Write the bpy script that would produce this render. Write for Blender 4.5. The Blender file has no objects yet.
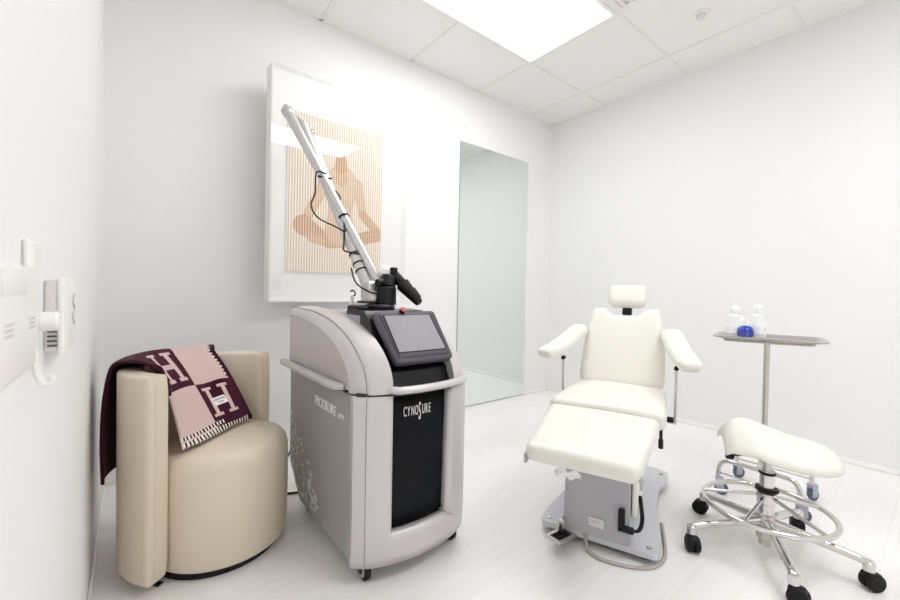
import bpy, bmesh, math, random
from mathutils import Vector as V, Matrix
random.seed(7)
sc = bpy.context.scene
C = sc.collection
PI = math.pi

# ------------------------------------------------------------------ materials
def lin(c):
    return tuple((x/12.92 if x <= .04045 else ((x+.055)/1.055)**2.4) for x in [v/255 for v in c]) + (1,)

def mat(name, rgb, rough=.5, metal=0, spec=.5, bump=None, coat=0, noise=None, emit=None, sheen=0):
    m = bpy.data.materials.new(name); m.use_nodes = True
    nt = m.node_tree; p = nt.nodes['Principled BSDF']
    p.inputs['Base Color'].default_value = lin(rgb)
    p.inputs['Roughness'].default_value = rough
    p.inputs['Metallic'].default_value = metal
    p.inputs['Specular IOR Level'].default_value = spec
    p.inputs['Coat Weight'].default_value = coat
    p.inputs['Sheen Weight'].default_value = sheen
    tc = nt.nodes.new('ShaderNodeTexCoord')
    if noise:                       # (scale, second rgb, detail)
        n = nt.nodes.new('ShaderNodeTexNoise'); n.inputs['Scale'].default_value = noise[0]
        n.inputs['Detail'].default_value = 4
        mx = nt.nodes.new('ShaderNodeMix'); mx.data_type = 'RGBA'
        mx.inputs[6].default_value = lin(rgb); mx.inputs[7].default_value = lin(noise[1])
        nt.links.new(tc.outputs['Object'], n.inputs['Vector'])
        nt.links.new(n.outputs['Fac'], mx.inputs[0]); nt.links.new(mx.outputs[2], p.inputs['Base Color'])
    if bump:                        # (scale, strength, distance)
        n = nt.nodes.new('ShaderNodeTexNoise'); n.inputs['Scale'].default_value = bump[0]
        n.inputs['Detail'].default_value = 3
        b = nt.nodes.new('ShaderNodeBump'); b.inputs['Strength'].default_value = bump[1]
        b.inputs['Distance'].default_value = bump[2]
        nt.links.new(tc.outputs['Object'], n.inputs['Vector'])
        nt.links.new(n.outputs['Fac'], b.inputs['Height']); nt.links.new(b.outputs['Normal'], p.inputs['Normal'])
    if emit:
        p.inputs['Emission Color'].default_value = lin(emit[0]); p.inputs['Emission Strength'].default_value = emit[1]
    return m

M_wall = mat('wall_paint', (237,237,236), .7, spec=.3, bump=(160,.05,.002))
M_ceil = mat('ceiling_tile', (246,245,243), .9, spec=.1, bump=(220,.3,.002), noise=(300,(238,237,235)))
M_tbar = mat('ceiling_tbar', (238,235,232), .6)
M_trim = mat('white_trim', (246,245,243), .4)
M_cream = mat('cream_vinyl', (229,227,218), .38, spec=.4, bump=(300,.06,.001))
M_tub = mat('beige_leather', (220,208,188), .42, spec=.4, bump=(260,.08,.001))
M_seam = mat('seam_stitch', (206,198,178), .6)
M_black = mat('black_plastic', (12,12,14), .42, spec=.3)
M_gloss = mat('black_console', (10,10,13), .28, spec=.35)
M_rub = mat('black_rubber', (13,13,15), .6, spec=.3)
M_panel = mat('black_vent_panel', (5,6,9), .55, spec=.2)
M_silver = mat('silver_plastic', (206,200,201), .38, metal=.25)
M_side_shade = mat('silver_shaded_side', (168,166,165), .45, metal=.3)  # shade on the cabinet side put into the colour, darker copy of silver_plastic
M_deck = mat('lilac_grey_deck', (176,173,188), .45, metal=.1)
M_seamd = mat('dark_seam', (45,44,46), .8)
M_lightseam = mat('panel_line', (120,117,118), .7)
M_tablet = mat('tablet_bezel', (82,79,88), .4)
M_screen = mat('screen_reflection_grey', (146,145,149), .16, coat=.7, noise=(5,(164,163,167)))  # pale grey base stands in for reflections on the screen
M_chrome = mat('chrome', (215,213,210), .14, metal=1)
M_steel = mat('brushed_steel', (205,200,194), .28, metal=1)
M_arm = mat('arm_white_metal', (208,207,206), .3, metal=.6)
M_white = mat('white_plastic', (240,238,236), .35)
M_whiteb = mat('white_letter', (238,236,234), .5)
M_dots = mat('light_grey_dots', (228,227,226), .5)
M_red = mat('red_button', (214,98,92), .35)
M_grey = mat('grey_enamel', (176,176,179), .42, metal=.1)
M_gplate = mat('light_grey_enamel', (205,206,210), .4)
M_gwheel = mat('grey_rubber', (92,98,112), .5)
M_gfork = mat('blue_grey_plastic', (170,174,190), .45)
M_cord = mat('grey_cord', (176,168,164), .6)
M_blue = mat('blue_plastic', (14,52,160), .18, coat=.5)
M_paper = mat('white_paper', (240,240,240), .8)
M_dark = mat('dark_slot', (40,38,36), .7)
M_slit = mat('grey_slit', (170,165,160), .7)
M_thermo = mat('thermostat_side', (222,216,213), .5)
M_burg = mat('burgundy_wool', (72,16,40), .95, spec=.1, bump=(700,.6,.003), sheen=.1, noise=(240,(60,12,34)))
M_pink = mat('pink_wool', (222,197,191), .95, spec=.1, bump=(700,.6,.003), sheen=.2, noise=(240,(211,184,178)))
M_stitch = mat('cream_stitch', (238,226,218), .9)
M_stitchd = mat('dark_stitch', (40,14,26), .9)
M_mat = mat('white_mount_board', (246,245,243), .7)
M_gold = mat('brown_figure', (190,150,90), .7)

def mirror_mat():
    m = mat('mirror_silver', (236,241,239), .01, metal=1); return m
M_mirror = mirror_mat()
M_medge = mat('mirror_edge', (150,165,158), .2)

def clear_mat(name, refl=1.0, tint=(255,255,255), base=.0):
    m = bpy.data.materials.new(name); m.use_nodes = True; nt = m.node_tree
    nt.nodes.clear()
    o = nt.nodes.new('ShaderNodeOutputMaterial'); mx = nt.nodes.new('ShaderNodeMixShader')
    t = nt.nodes.new('ShaderNodeBsdfTransparent'); g = nt.nodes.new('ShaderNodeBsdfGlossy'); f = nt.nodes.new('ShaderNodeFresnel')
    g.inputs['Roughness'].default_value = .02; f.inputs['IOR'].default_value = 1.49
    t.inputs['Color'].default_value = lin(tint)
    mm = nt.nodes.new('ShaderNodeMath'); mm.operation = 'MULTIPLY_ADD'
    mm.inputs[1].default_value = refl; mm.inputs[2].default_value = base
    nt.links.new(f.outputs[0], mm.inputs[0]); ge = nt.nodes.new('ShaderNodeNewGeometry'); io = nt.nodes.new('ShaderNodeMath'); io.operation = 'MULTIPLY_ADD'
    io.inputs[1].default_value = 1/1.49-1.49; io.inputs[2].default_value = 1.49     # the same outside index seen from either face
    nt.links.new(ge.outputs['Backfacing'], io.inputs[0]); nt.links.new(io.outputs[0], f.inputs['IOR'])
    nt.links.new(mm.outputs[0], mx.inputs[0])
    nt.links.new(t.outputs[0], mx.inputs[1]); nt.links.new(g.outputs[0], mx.inputs[2])
    nt.links.new(mx.outputs[0], o.inputs[0])
    return m
M_acryl = clear_mat('clear_acrylic', 1.0, (255,255,255))
def frosted(name, rgb, tr=.5):
    m = mat(name, rgb, .35); nt = m.node_tree; p = nt.nodes['Principled BSDF']
    t = nt.nodes.new('ShaderNodeBsdfTransparent'); mx = nt.nodes.new('ShaderNodeMixShader'); mx.inputs[0].default_value = tr
    o = nt.nodes['Material Output']
    nt.links.new(p.outputs[0], mx.inputs[1]); nt.links.new(t.outputs[0], mx.inputs[2]); nt.links.new(mx.outputs[0], o.inputs[0])
    return m
M_frost = frosted('frosted_bottle', (248,249,250), .6)

def floor_mat():
    m = mat('pale_plank_floor', (228,222,218), .36, spec=.4); nt = m.node_tree; p = nt.nodes['Principled BSDF']
    tc = nt.nodes.new('ShaderNodeTexCoord'); mp = nt.nodes.new('ShaderNodeMapping')
    mp.inputs['Rotation'].default_value = (0,0,0)
    nt.links.new(tc.outputs['Object'], mp.inputs['Vector'])
    br = nt.nodes.new('ShaderNodeTexBrick')
    br.inputs['Color1'].default_value = lin((246,244,243)); br.inputs['Color2'].default_value = lin((243,241,239))
    br.inputs['Mortar'].default_value = lin((235,232,230)); br.inputs['Mortar Size'].default_value = .0012
    br.inputs['Brick Width'].default_value = 1.25; br.inputs['Row Height'].default_value = .2; br.inputs['Scale'].default_value = 1
    br.offset = .37
    nt.links.new(mp.outputs[0], br.inputs['Vector'])
    mp2 = nt.nodes.new('ShaderNodeMapping'); mp2.inputs['Scale'].default_value = (2.2,26,1)
    nt.links.new(tc.outputs['Object'], mp2.inputs['Vector'])
    n = nt.nodes.new('ShaderNodeTexNoise'); n.inputs['Scale'].default_value = 1.6; n.inputs['Detail'].default_value = 6
    nt.links.new(mp2.outputs[0], n.inputs['Vector'])
    r = nt.nodes.new('ShaderNodeValToRGB'); r.color_ramp.elements[0].position = .3; r.color_ramp.elements[0].color = (.90,.89,.885,1)
    r.color_ramp.elements[1].position = .75; r.color_ramp.elements[1].color = (1,1,1,1)
    nt.links.new(n.outputs['Fac'], r.inputs[0])
    mx = nt.nodes.new('ShaderNodeMix'); mx.data_type = 'RGBA'; mx.blend_type = 'MULTIPLY'; mx.inputs[0].default_value = .55
    nt.links.new(br.outputs['Color'], mx.inputs[6]); nt.links.new(r.outputs[0], mx.inputs[7])
    nt.links.new(mx.outputs[2], p.inputs['Base Color'])
    return m
M_floor = floor_mat()

def emis(name, rgb, s):
    m = bpy.data.materials.new(name); m.use_nodes = True; nt = m.node_tree; nt.nodes.clear()
    o = nt.nodes.new('ShaderNodeOutputMaterial'); e = nt.nodes.new('ShaderNodeEmission')
    e.inputs[0].default_value = lin(rgb); e.inputs[1].default_value = s; nt.links.new(e.outputs[0], o.inputs[0]); return m
M_light = emis('light_diffuser', (250,251,254), 9.2)
M_fill_light = emis('added_fill_diffuser', (250,251,254), 12.5)  # emission of the added unseen panel, stronger for front fill

def print_mat():                    # figure colours come from the printed picture, crossed by fine vertical slats
    m = mat('art_print', (240,235,225), .6); nt = m.node_tree; p = nt.nodes['Principled BSDF']
    a = nt.nodes.new('ShaderNodeVertexColor'); a.layer_name = 'ink'
    tc = nt.nodes.new('ShaderNodeTexCoord'); sp = nt.nodes.new('ShaderNodeSeparateXYZ')
    nt.links.new(tc.outputs['Object'], sp.inputs[0])
    mu = nt.nodes.new('ShaderNodeMath'); mu.operation = 'MULTIPLY'; mu.inputs[1].default_value = 2*PI/.0155
    nt.links.new(sp.outputs['X'], mu.inputs[0])
    s = nt.nodes.new('ShaderNodeMath'); s.operation = 'SINE'; nt.links.new(mu.outputs[0], s.inputs[0])
    r = nt.nodes.new('ShaderNodeValToRGB'); r.color_ramp.elements[0].position = .45; r.color_ramp.elements[1].position = .62
    md = nt.nodes.new('ShaderNodeMath'); md.operation = 'MULTIPLY_ADD'; md.inputs[1].default_value = .5; md.inputs[2].default_value = .5
    nt.links.new(s.outputs[0], md.inputs[0]); nt.links.new(md.outputs[0], r.inputs[0])
    mx = nt.nodes.new('ShaderNodeMix'); mx.data_type = 'RGBA'
    mx2 = nt.nodes.new('ShaderNodeMix'); mx2.data_type = 'RGBA'
    # between the slats the print is paler
    mx2.inputs[0].default_value = .9; mx2.inputs[7].default_value = lin((253,250,244))
    nt.links.new(a.outputs['Color'], mx2.inputs[6])
    fa = nt.nodes.new('ShaderNodeMath'); fa.operation = 'MULTIPLY'
    inv = nt.nodes.new('ShaderNodeMath'); inv.operation = 'SUBTRACT'; inv.inputs[0].default_value = 1
    nt.links.new(a.outputs['Alpha'], inv.inputs[1])
    nt.links.new(r.outputs[0], fa.inputs[0]); nt.links.new(inv.outputs[0], fa.inputs[1])
    nt.links.new(fa.outputs[0], mx.inputs[0])
    nt.links.new(a.outputs['Color'], mx.inputs[6]); nt.links.new(mx2.outputs[2], mx.inputs[7])
    nt.links.new(mx.outputs[2], p.inputs['Base Color'])
    return m
M_print = print_mat()

# ------------------------------------------------------------------ mesh helpers
def smooth01(x): x = max(0, min(1, x)); return x*x*(3-2*x)
def lerp(a, b, t): return a+(b-a)*t
def interp(tab, x):
    if x <= tab[0][0]: return tab[0][1]
    for (x0, y0), (x1, y1) in zip(tab, tab[1:]):
        if x <= x1: return lerp(y0, y1, (x-x0)/(x1-x0))
    return tab[-1][1]
def catmull(pts, n=8):
    P = [V(p) for p in pts]; out = []
    for i in range(len(P)-1):
        p0 = P[max(i-1,0)]; p1 = P[i]; p2 = P[i+1]; p3 = P[min(i+2,len(P)-1)]
        for k in range(n):
            t = k/n
            out.append(.5*((2*p1)+(p2-p0)*t+(2*p0-5*p1+4*p2-p3)*t*t+(3*p1-p0-3*p2+p3)*t**3))
    out.append(P[-1]); return out

def box(bm, lo, hi, mtx=None, bevel=0, seg=2):
    r = bmesh.ops.create_cube(bm, size=1)
    vs = r['verts']
    for v in vs:
        v.co = V([lerp(lo[k], hi[k], v.co[k]+.5) for k in range(3)])
    if bevel:
        es = list({e for v in vs for e in v.link_edges})
        g = bmesh.ops.bevel(bm, geom=es, offset=bevel, segments=seg, affect='EDGES', profile=.5)
        vs = list({v for f in g['faces'] for v in f.verts} | {v for v in vs if v.is_valid})
    if mtx is not None:
        for v in vs: v.co = mtx @ v.co
    return vs
def tube(bm, pts, r, n=12, caps=True, closed=False, radii=None, flat=1.0, up=None):
    P = [V(p) for p in pts]; N = len(P); rings = []
    t0 = (P[1]-P[0]).normalized()
    u = V(up) if up is not None else (V((0,0,1)) if abs(t0.z) < .9 else V((1,0,0)))
    u = (u-t0*u.dot(t0)).normalized()
    for i in range(N):
        if closed: t = (P[(i+1) % N]-P[i-1]).normalized()
        else: t = (P[min(i+1,N-1)]-P[max(i-1,0)]).normalized()
        u = (u-t*u.dot(t)).normalized(); w = t.cross(u)
        rr = radii[i] if radii else r
        rings.append([bm.verts.new(P[i]+u*rr*flat*math.cos(2*PI*k/n)+w*rr*math.sin(2*PI*k/n)) for k in range(n)])
    for i in range(N if closed else N-1):
        a = rings[i]; b = rings[(i+1) % N]
        for k in range(n): bm.faces.new((a[k], a[(k+1) % n], b[(k+1) % n], b[k]))
    if caps and not closed:
        bm.faces.new(list(reversed(rings[0]))); bm.faces.new(rings[-1])
def lathe(bm, prof, mtx=None, n=28):
    rings = []
    for r, z in prof:
        if r < 1e-6: rings.append([bm.verts.new((0,0,z))])
        else: rings.append([bm.verts.new((r*math.cos(2*PI*k/n), r*math.sin(2*PI*k/n), z)) for k in range(n)])
    for a, b in zip(rings, rings[1:]):
        for k in range(n):
            k2 = (k+1) % n
            if len(a) == 1 and len(b) == 1: continue
            if len(a) == 1: bm.faces.new((a[0], b[k], b[k2]))
            elif len(b) == 1: bm.faces.new((a[k], a[k2], b[0]))
            else: bm.faces.new((a[k], a[k2], b[k2], b[k]))
    for ring in (rings[0], rings[-1]):
        if len(ring) > 1: bm.faces.new(ring)
    if mtx is not None:
        for ring in rings:
            for v in ring: v.co = mtx @ v.co
def cyl(bm, p0, p1, r, n=20, r2=None, ch=0):
    p0 = V(p0); p1 = V(p1); d = p1-p0; L = d.length
    q = d.to_track_quat('Z', 'Y').to_matrix().to_4x4()
    r2 = r if r2 is None else r2
    prof = [(r,0),(r2,L)] if not ch else [(r-ch,0),(r,ch),(r2,L-ch),(r2-ch,L)]
    lathe(bm, prof, Matrix.Translation(p0) @ q, n)
def prism(bm, poly, z0, z1):
    a = [bm.verts.new((x,y,z0)) for x, y in poly]; b = [bm.verts.new((x,y,z1)) for x, y in poly]
    n = len(poly)
    for i in range(n): bm.faces.new((a[i], a[(i+1) % n], b[(i+1) % n], b[i]))
    bm.faces.new(list(reversed(a))); bm.faces.new(b)
def grid(bm, fn, nu, nv, cu=False, cv=False):
    g = [[bm.verts.new(fn(i/(nu if cu else nu-1), j/(nv if cv else nv-1))) for j in range(nv)] for i in range(nu)]
    fs = []
    for i in range(nu if cu else nu-1):
        for j in range(nv if cv else nv-1):
            i2 = (i+1) % nu; j2 = (j+1) % nv
            fs.append((bm.faces.new((g[i][j], g[i2][j], g[i2][j2], g[i][j2])), i, j))
    return g, fs
def rbox(bm, h, r, seg=10, fn=None, mtx=None):
    """rounded box of half sizes h, corner radius r, deformed by fn, then moved by mtx"""
    hx, hy, hz = h
    b2 = bmesh.new()
    bmesh.ops.create_cube(b2, size=2)
    bmesh.ops.subdivide_edges(b2, edges=b2.edges[:], cuts=seg, use_grid_fill=True)
    mp = {}
    for v in b2.verts:
        c = v.co.copy()
        # spread the samples so that the rounded rim gets its own loops
        p = V([math.copysign(min(1, abs(c[k]))**.62, c[k])*h[k] for k in range(3)])
        core = V([max(-(h[k]-min(r,h[k])), min(h[k]-min(r,h[k]), p[k])) for k in range(3)])
        d = p-core
        if d.length > 1e-9:
            # push to the rounded surface
            ax = [min(r,h[k]) for k in range(3)]
            dn = V([d[k]/ax[k] for k in range(3)])
            m_ = max(abs(x) for x in dn); L = dn.length
            dn = dn/L*m_ if L > 0 else dn
            p = core+V([dn[k]*ax[k] for k in range(3)])
        if fn: p = V(fn(p))
        if mtx is not None: p = mtx @ p
        mp[v] = bm.verts.new(p)
    for f in b2.faces: bm.faces.new([mp[v] for v in f.verts])
    b2.free()
def text_into(bm, body, size, mtx, xscale=1, depth=.0008, shear=0, spacing=1.0, align='LEFT'):
    cu = bpy.data.curves.new('tmp_text', 'FONT'); cu.body = body; cu.size = size; cu.extrude = depth; cu.shear = shear
    cu.space_character = spacing; cu.align_x = align; cu.resolution_u = 4
    o = bpy.data.objects.new('tmp_text', cu); C.objects.link(o)
    dg = bpy.context.evaluated_depsgraph_get(); dg.update()
    me = bpy.data.meshes.new_from_object(o.evaluated_get(dg))
    b2 = bmesh.new(); b2.from_mesh(me)
    for v in b2.verts: v.co = mtx @ V((v.co.x*xscale, v.co.y, v.co.z))
    tmp = bpy.data.meshes.new('tmp'); b2.to_mesh(tmp); b2.free(); bm.from_mesh(tmp)
    bpy.data.meshes.remove(tmp); bpy.data.meshes.remove(me)
    bpy.data.objects.remove(o); bpy.data.curves.remove(cu)

ROOT = {}
def tag(o, label=None, cat=None, group=None, kind=None):
    if label: o['label'] = label
    if cat: o['category'] = cat
    if group: o['group'] = group
    if kind: o['kind'] = kind
    return o
def thing(name, label, cat, loc=(0,0,0), rotz=0, group=None):
    o = bpy.data.objects.new(name, None); C.objects.link(o)
    o.location = loc; o.rotation_euler = (0,0,rotz); o.empty_display_size = .1
    tag(o, label, cat, group)
    ROOT[o.name] = Matrix.Translation(V(loc)) @ Matrix.Rotation(rotz, 4, 'Z')
    return o
def obj(name, bm, material, parent=None, world=True, smooth=True, angle=40, label=None, origin=None, mods=()):
    """links bm as one mesh; geometry given in world space (world=True) or in the thing's own space"""
    bmesh.ops.recalc_face_normals(bm, faces=bm.faces[:])
    R = Matrix.Identity(4)
    if parent is not None:
        R = ROOT[parent.name]
        if world: bm.transform(R.inverted())
    elif origin is not None:
        bm.transform(Matrix.Translation(-V(origin)))
    me = bpy.data.meshes.new(name); bm.to_mesh(me); bm.free()
    for m in (material if isinstance(material, (list, tuple)) else [material]): me.materials.append(m)
    o = bpy.data.objects.new(name, me); C.objects.link(o)
    if parent is not None: o.parent = parent
    elif origin is not None: o.location = origin
    ROOT[o.name] = R
    if smooth:
        for p in me.polygons: p.use_smooth = True
        me.set_sharp_from_angle(angle=math.radians(angle))
    for k, kw in mods:
        md = o.modifiers.new(k.lower(), k)
        for a, b in kw.items(): setattr(md, a, b)
    if label: o['label'] = label
    return o
def split_obj(name, bm, material, parent=None, **k):
    """one object for each separate piece of bm"""
    todo = set(bm.verts); out = []
    while todo:
        st = [todo.pop()]; isl = set(st)
        while st:
            for e in st.pop().link_edges:
                for v in e.verts:
                    if v in todo: todo.discard(v); isl.add(v); st.append(v)
        b2 = bmesh.new(); mp = {v: b2.verts.new(v.co) for v in isl}
        for f in {f for v in isl for f in v.link_faces}: b2.faces.new([mp[v] for v in f.verts])
        out.append(obj(name, b2, material, parent, **k))
    bm.free(); return out
def struct(name, bm, m, smooth=False, **k):
    o = obj(name, bm, m, smooth=smooth, **k); o['kind'] = 'structure'; return o
nb = bmesh.new

# ------------------------------------------------------------------ room
XL, YF, H = -3.414, -4.3, 2.677
def wallbox(name, lo, hi, m):
    b = nb(); box(b, lo, hi); return struct(name, b, m)
wallbox('floor', (XL-.1,YF-.1,-.1), (.1,.1,0), M_floor)
wallbox('ceiling', (XL-.1,YF-.1,H), (.1,.1,H+.1), M_ceil)
wallbox('wall_back', (XL-.1,0,0), (.1,.1,H), M_wall)
wallbox('wall_right', (0,YF,0), (.1,0,H), M_wall)
wallbox('wall_left', (XL-.1,YF,0), (XL,0,H), M_wall)
wallbox('wall_front', (XL-.1,YF-.1,0), (.1,YF,H), M_wall)
bh, bt = .03, .010
def bb(name, lo, hi):
    b = nb(); box(b, lo, hi, bevel=.004); return struct(name, b, M_trim, smooth=True)
bb('baseboard_right', (-bt,YF,0), (0,0,bh))
bb('baseboard_left', (XL,YF,0), (XL+bt,0,bh))
b = nb(); box(b, (XL+bt,-bt,0), (-1.215,0,bh), bevel=.004); box(b, (-.372,-bt,0), (-bt,0,bh), bevel=.004)
struct('baseboard_back', b, M_trim, smooth=True)
bb('baseboard_front', (XL+bt,YF,0), (-bt,YF+bt,bh))
# door in the wall behind the photographer
b = nb(); box(b, (-2.5,YF,0), (-1.55,YF+.03,2.1), bevel=.004)
d = struct('door_1', b, M_trim, smooth=True)
b = nb(); cyl(b, (-2.42,YF+.03,1.0), (-2.42,YF+.08,1.0), .012); cyl(b, (-2.42,YF+.07,1.0), (-2.30,YF+.07,1.0), .01)
obj('door_handle', b, M_chrome, d)

# ceiling T-bars on a square grid
GX0, GS, GY0 = -.328, .683, -.552
b = nb(); tb = .0115
xs = [GX0-GS*i for i in range(5)]; ys = [GY0-GS*i+.0 for i in range(6)]
for x in xs: box(b, (x-tb,YF,H-.004), (x+tb,0,H+.002))
for y in ys: box(b, (XL,y-tb,H-.0042), (0,y+tb,H+.002))
struct('trim_1', b, M_tbar)
b = nb()                            # wall angle round the ceiling edge
box(b, (XL,-.014,H-.004), (0,0,H+.002)); box(b, (-.014,YF,H-.004), (0,-.014,H+.002)); box(b, (XL,YF,H-.004), (XL+.014,-.014,H+.002))
struct('trim_2', b, M_trim)

def ceiling_light(x0, x1, y0, y1, label, m=None):
    t = thing('ceiling_light', label, 'ceiling light', ((x0+x1)/2,(y0+y1)/2,H-.012), 0, 'ceiling light panels')
    f = .020
    b = nb()
    box(b, (x0,y0,H-.012), (x1,y0+f,H-.002)); box(b, (x0,y1-f,H-.012), (x1,y1,H-.002))
    box(b, (x0,y0+f,H-.012), (x0+f,y1-f,H-.002)); box(b, (x1-f,y0+f,H-.012), (x1,y1-f,H-.002))
    obj('frame', b, M_trim, t, smooth=False)
    b = nb(); box(b, (x0+f,y0+f,H-.010), (x1-f,y1-f,H-.004)); obj('diffuser', b, m or M_light, t, smooth=False)
ceiling_light(GX0-GS*3+.006, GX0-GS-.006, GY0-GS+.006, GY0-.006, 'large glowing white rectangular light panel set in the tiled ceiling')
ceiling_light(GX0-GS*3+.006, GX0-GS-.006, GY0-GS*4+.006, GY0-GS*3-.006, 'added ceiling light panel out of view, fill light for the front of the room', M_fill_light)  # unseen panel added to fill the front of the room with light

# ceiling vent beside the light panel
vx0, vx1, vy1, vy0 = GX0-GS*2+.014, GX0-GS-.014, GY0-GS-.014, GY0-GS*2+.014
t = thing('air_vent', 'square ceiling air vent in the tile beyond the glowing light panel', 'air vent', ((vx0+vx1)/2,(vy0+vy1)/2,H-.01))
b = nb(); f = .03
box(b, (vx0,vy0,H-.010), (vx1,vy0+f,H)); box(b, (vx0,vy1-f,H-.010), (vx1,vy1,H))
box(b, (vx0,vy0+f,H-.010), (vx0+f,vy1-f,H)); box(b, (vx1-f,vy0+f,H-.010), (vx1,vy1-f,H))
obj('frame', b, M_tbar, t, smooth=False)
b = nb()
for i in range(16):
    y = lerp(vy0+f, vy1-f, (i+.5)/16)
    box(b, (vx0+f,-.017,-.001), (vx1-f,.017,.001), Matrix.Translation((0,y,H-.008)) @ Matrix.Rotation(math.radians(20),4,'X'))
obj('grille', b, M_tbar, t, smooth=False)

t = thing('smoke_detector', 'small round white fixture flush in a ceiling tile near right wall', 'smoke detector', (-.627,-1.552,H-.022))
b = nb(); lathe(b, [(0,H-.006),(.052,H-.006),(.052,H)], None); 
for v in b.verts: v.co += V((-.627,-1.552,0))
obj('base', b, M_white, t)
b = nb(); lathe(b, [(0,H-.026),(.018,H-.026),(.026,H-.020),(.028,H-.006)], None)
for v in b.verts: v.co += V((-.627,-1.552,0))
obj('cap', b, M_thermo, t)

# ------------------------------------------------------------------ wall mirror
t = thing('wall_mirror', 'tall frameless mirror standing against the back wall near the corner', 'mirror', (-.79,-.008,.012))
b = nb(); box(b, (-1.213,-.009,.012), (-.374,-.0015,2.21)); obj('mirror_edge', b, M_medge, t, smooth=False)
b = nb(); box(b, (-1.2115,-.0105,.0135), (-.3755,-.0085,2.2085)); obj('mirror_glass', b, M_mirror, t, smooth=False)

# ------------------------------------------------------------------ framed artwork
ax0, ax1, az0, az1, yb, yf_ = -2.722, -1.846, .897, 2.20, -.105, -.2
t = thing('framed_artwork', 'large clear acrylic box frame on back wall holding a slatted seated figure print', 'artwork', ((ax0+ax1)/2,yb,az0))
ART = t
b = nb(); box(b, (ax0,yb,az0), (ax1,yb+.016,az1), bevel=.002); obj('backing_board', b, M_mat, t)
b = nb(); e = .010                  # white side walls of the box
box(b, (ax0,yf_+.012,az0), (ax0+e,yb,az1)); obj('frame_side', b, M_white, t, smooth=False)
b = nb(); box(b, (ax0+e,yf_+.012,az0), (ax1-e,yb,az0+e)); obj('frame_side', b, M_white, t, smooth=False)
b = nb(); box(b, (ax1-e,yf_+.012,az0), (ax1,yb,az1)); obj('acrylic_side', b, M_acryl, t, smooth=False)
b = nb(); box(b, (ax0+e,yf_+.012,az1-e), (ax1-e,yb,az1)); obj('acrylic_side', b, M_acryl, t, smooth=False)
b = nb(); box(b, (ax0,yf_,az0), (ax1,yf_+.008,az1)); obj('acrylic_cover', b, M_acryl, t, smooth=False)
for z in (1.0,1.275,1.553,1.829,2.10):
    for x in (ax0+.03, ax1-.03):
        b = nb(); cyl(b, (x,yb+.016,z), (x,0,z), .011, 14); obj('standoff', b, M_steel, t)
b = nb(); px0, px1, pz0, pz1 = -2.622, -2.022, 1.075, 1.985
def seg_d(p, a, c, ra, rc):
    ax_, ay = a; cx, cy = c; dx, dy = cx-ax_, cy-ay; L = dx*dx+dy*dy
    k = max(0, min(1, ((p[0]-ax_)*dx+(p[1]-ay)*dy)/L)) if L else 0
    return math.hypot(p[0]-ax_-dx*k, p[1]-ay-dy*k)-lerp(ra, rc, k)
A_ = 1.5                            # print is 0.6 x 0.9
def ink(u, v):
    p = (u-.037, (v-.027)*A_)
    q = lambda x, y: (x, y*A_)
    parts = [ # (distance, colour)
        (seg_d(p, q(.335,.575), q(.15,.32), .062, .045), (226,196,168)),
        (seg_d(p, q(.675,.585), q(.74,.39), .058, .045), (226,196,168)),
        (seg_d(p, q(.74,.39), q(.90,.29), .045, .05), (214,170,124)),
        (seg_d(p, q(.12,.27), q(.40,.175), .10, .045), (212,166,122)),
        (seg_d(p, q(.38,.165), q(.20,.20), .04, .05), (222,180,150)),
        (seg_d(p, q(.93,.26), q(.62,.20), .068, .06), (208,162,112)),
        (seg_d(p, q(.62,.20), q(.38,.165), .062, .045), (214,172,128)),
        (seg_d(p, q(.505,.58), q(.49,.40), .17, .125), (230,204,190)),
        (seg_d(p, q(.49,.40), q(.49,.26), .12, .16), (226,196,176)),
        (seg_d(p, q(.38,.575), q(.63,.59), .055, .055), (230,206,192)),
        (seg_d(p, q(.50,.60), q(.49,.70), .06, .05), (222,180,140)),
        (seg_d(p, q(.49,.69), q(.488,.735), .068, .058), (206,160,96)),
        (seg_d(p, q(.487,.745), q(.484,.772), .04, .012), (196,150,86)),
    ]
    col = V((222,200,168)); cov = 0.0
    for dd, c in parts:
        k = smooth01(.5-dd/.012)
        if k > 0:
            # modelling of the printed body: thin outline tone near the edge
            edge = smooth01((dd+.03)/.03)*.25
            c2 = V([c[0]*.95, c[1]*.90, c[2]*.78])*(1-.30*edge)
            col = col.lerp(c2, k); cov = max(cov, k)
    return col, cov
nu_, nv_ = 121, 181
cl = b.verts.layers.float_color.new('ink')
g, fs = grid(b, lambda i, j: (lerp(px0,px1,i), -.158, lerp(pz0,pz1,j)), nu_, nv_)
for i in range(nu_):
    for j in range(nv_):
        c, cov = ink(i/(nu_-1), j/(nv_-1))
        l = lin(c); g[i][j][cl] = (l[0], l[1], l[2], cov*.45)
obj('print', b, M_print, t, smooth=False)
b = nb(); box(b, (px0-.004,-.1565,pz0-.004), (px1+.004,-.1505,pz1+.004)); box(b, (ax0+e,-.1495,az0+e), (ax1-e,-.1215,az1-e))
obj('mount_board', b, M_mat, t, smooth=False)

ART.rotation_euler.x = math.radians(1.35)     # hangs leaning a little forward at the top
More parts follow.
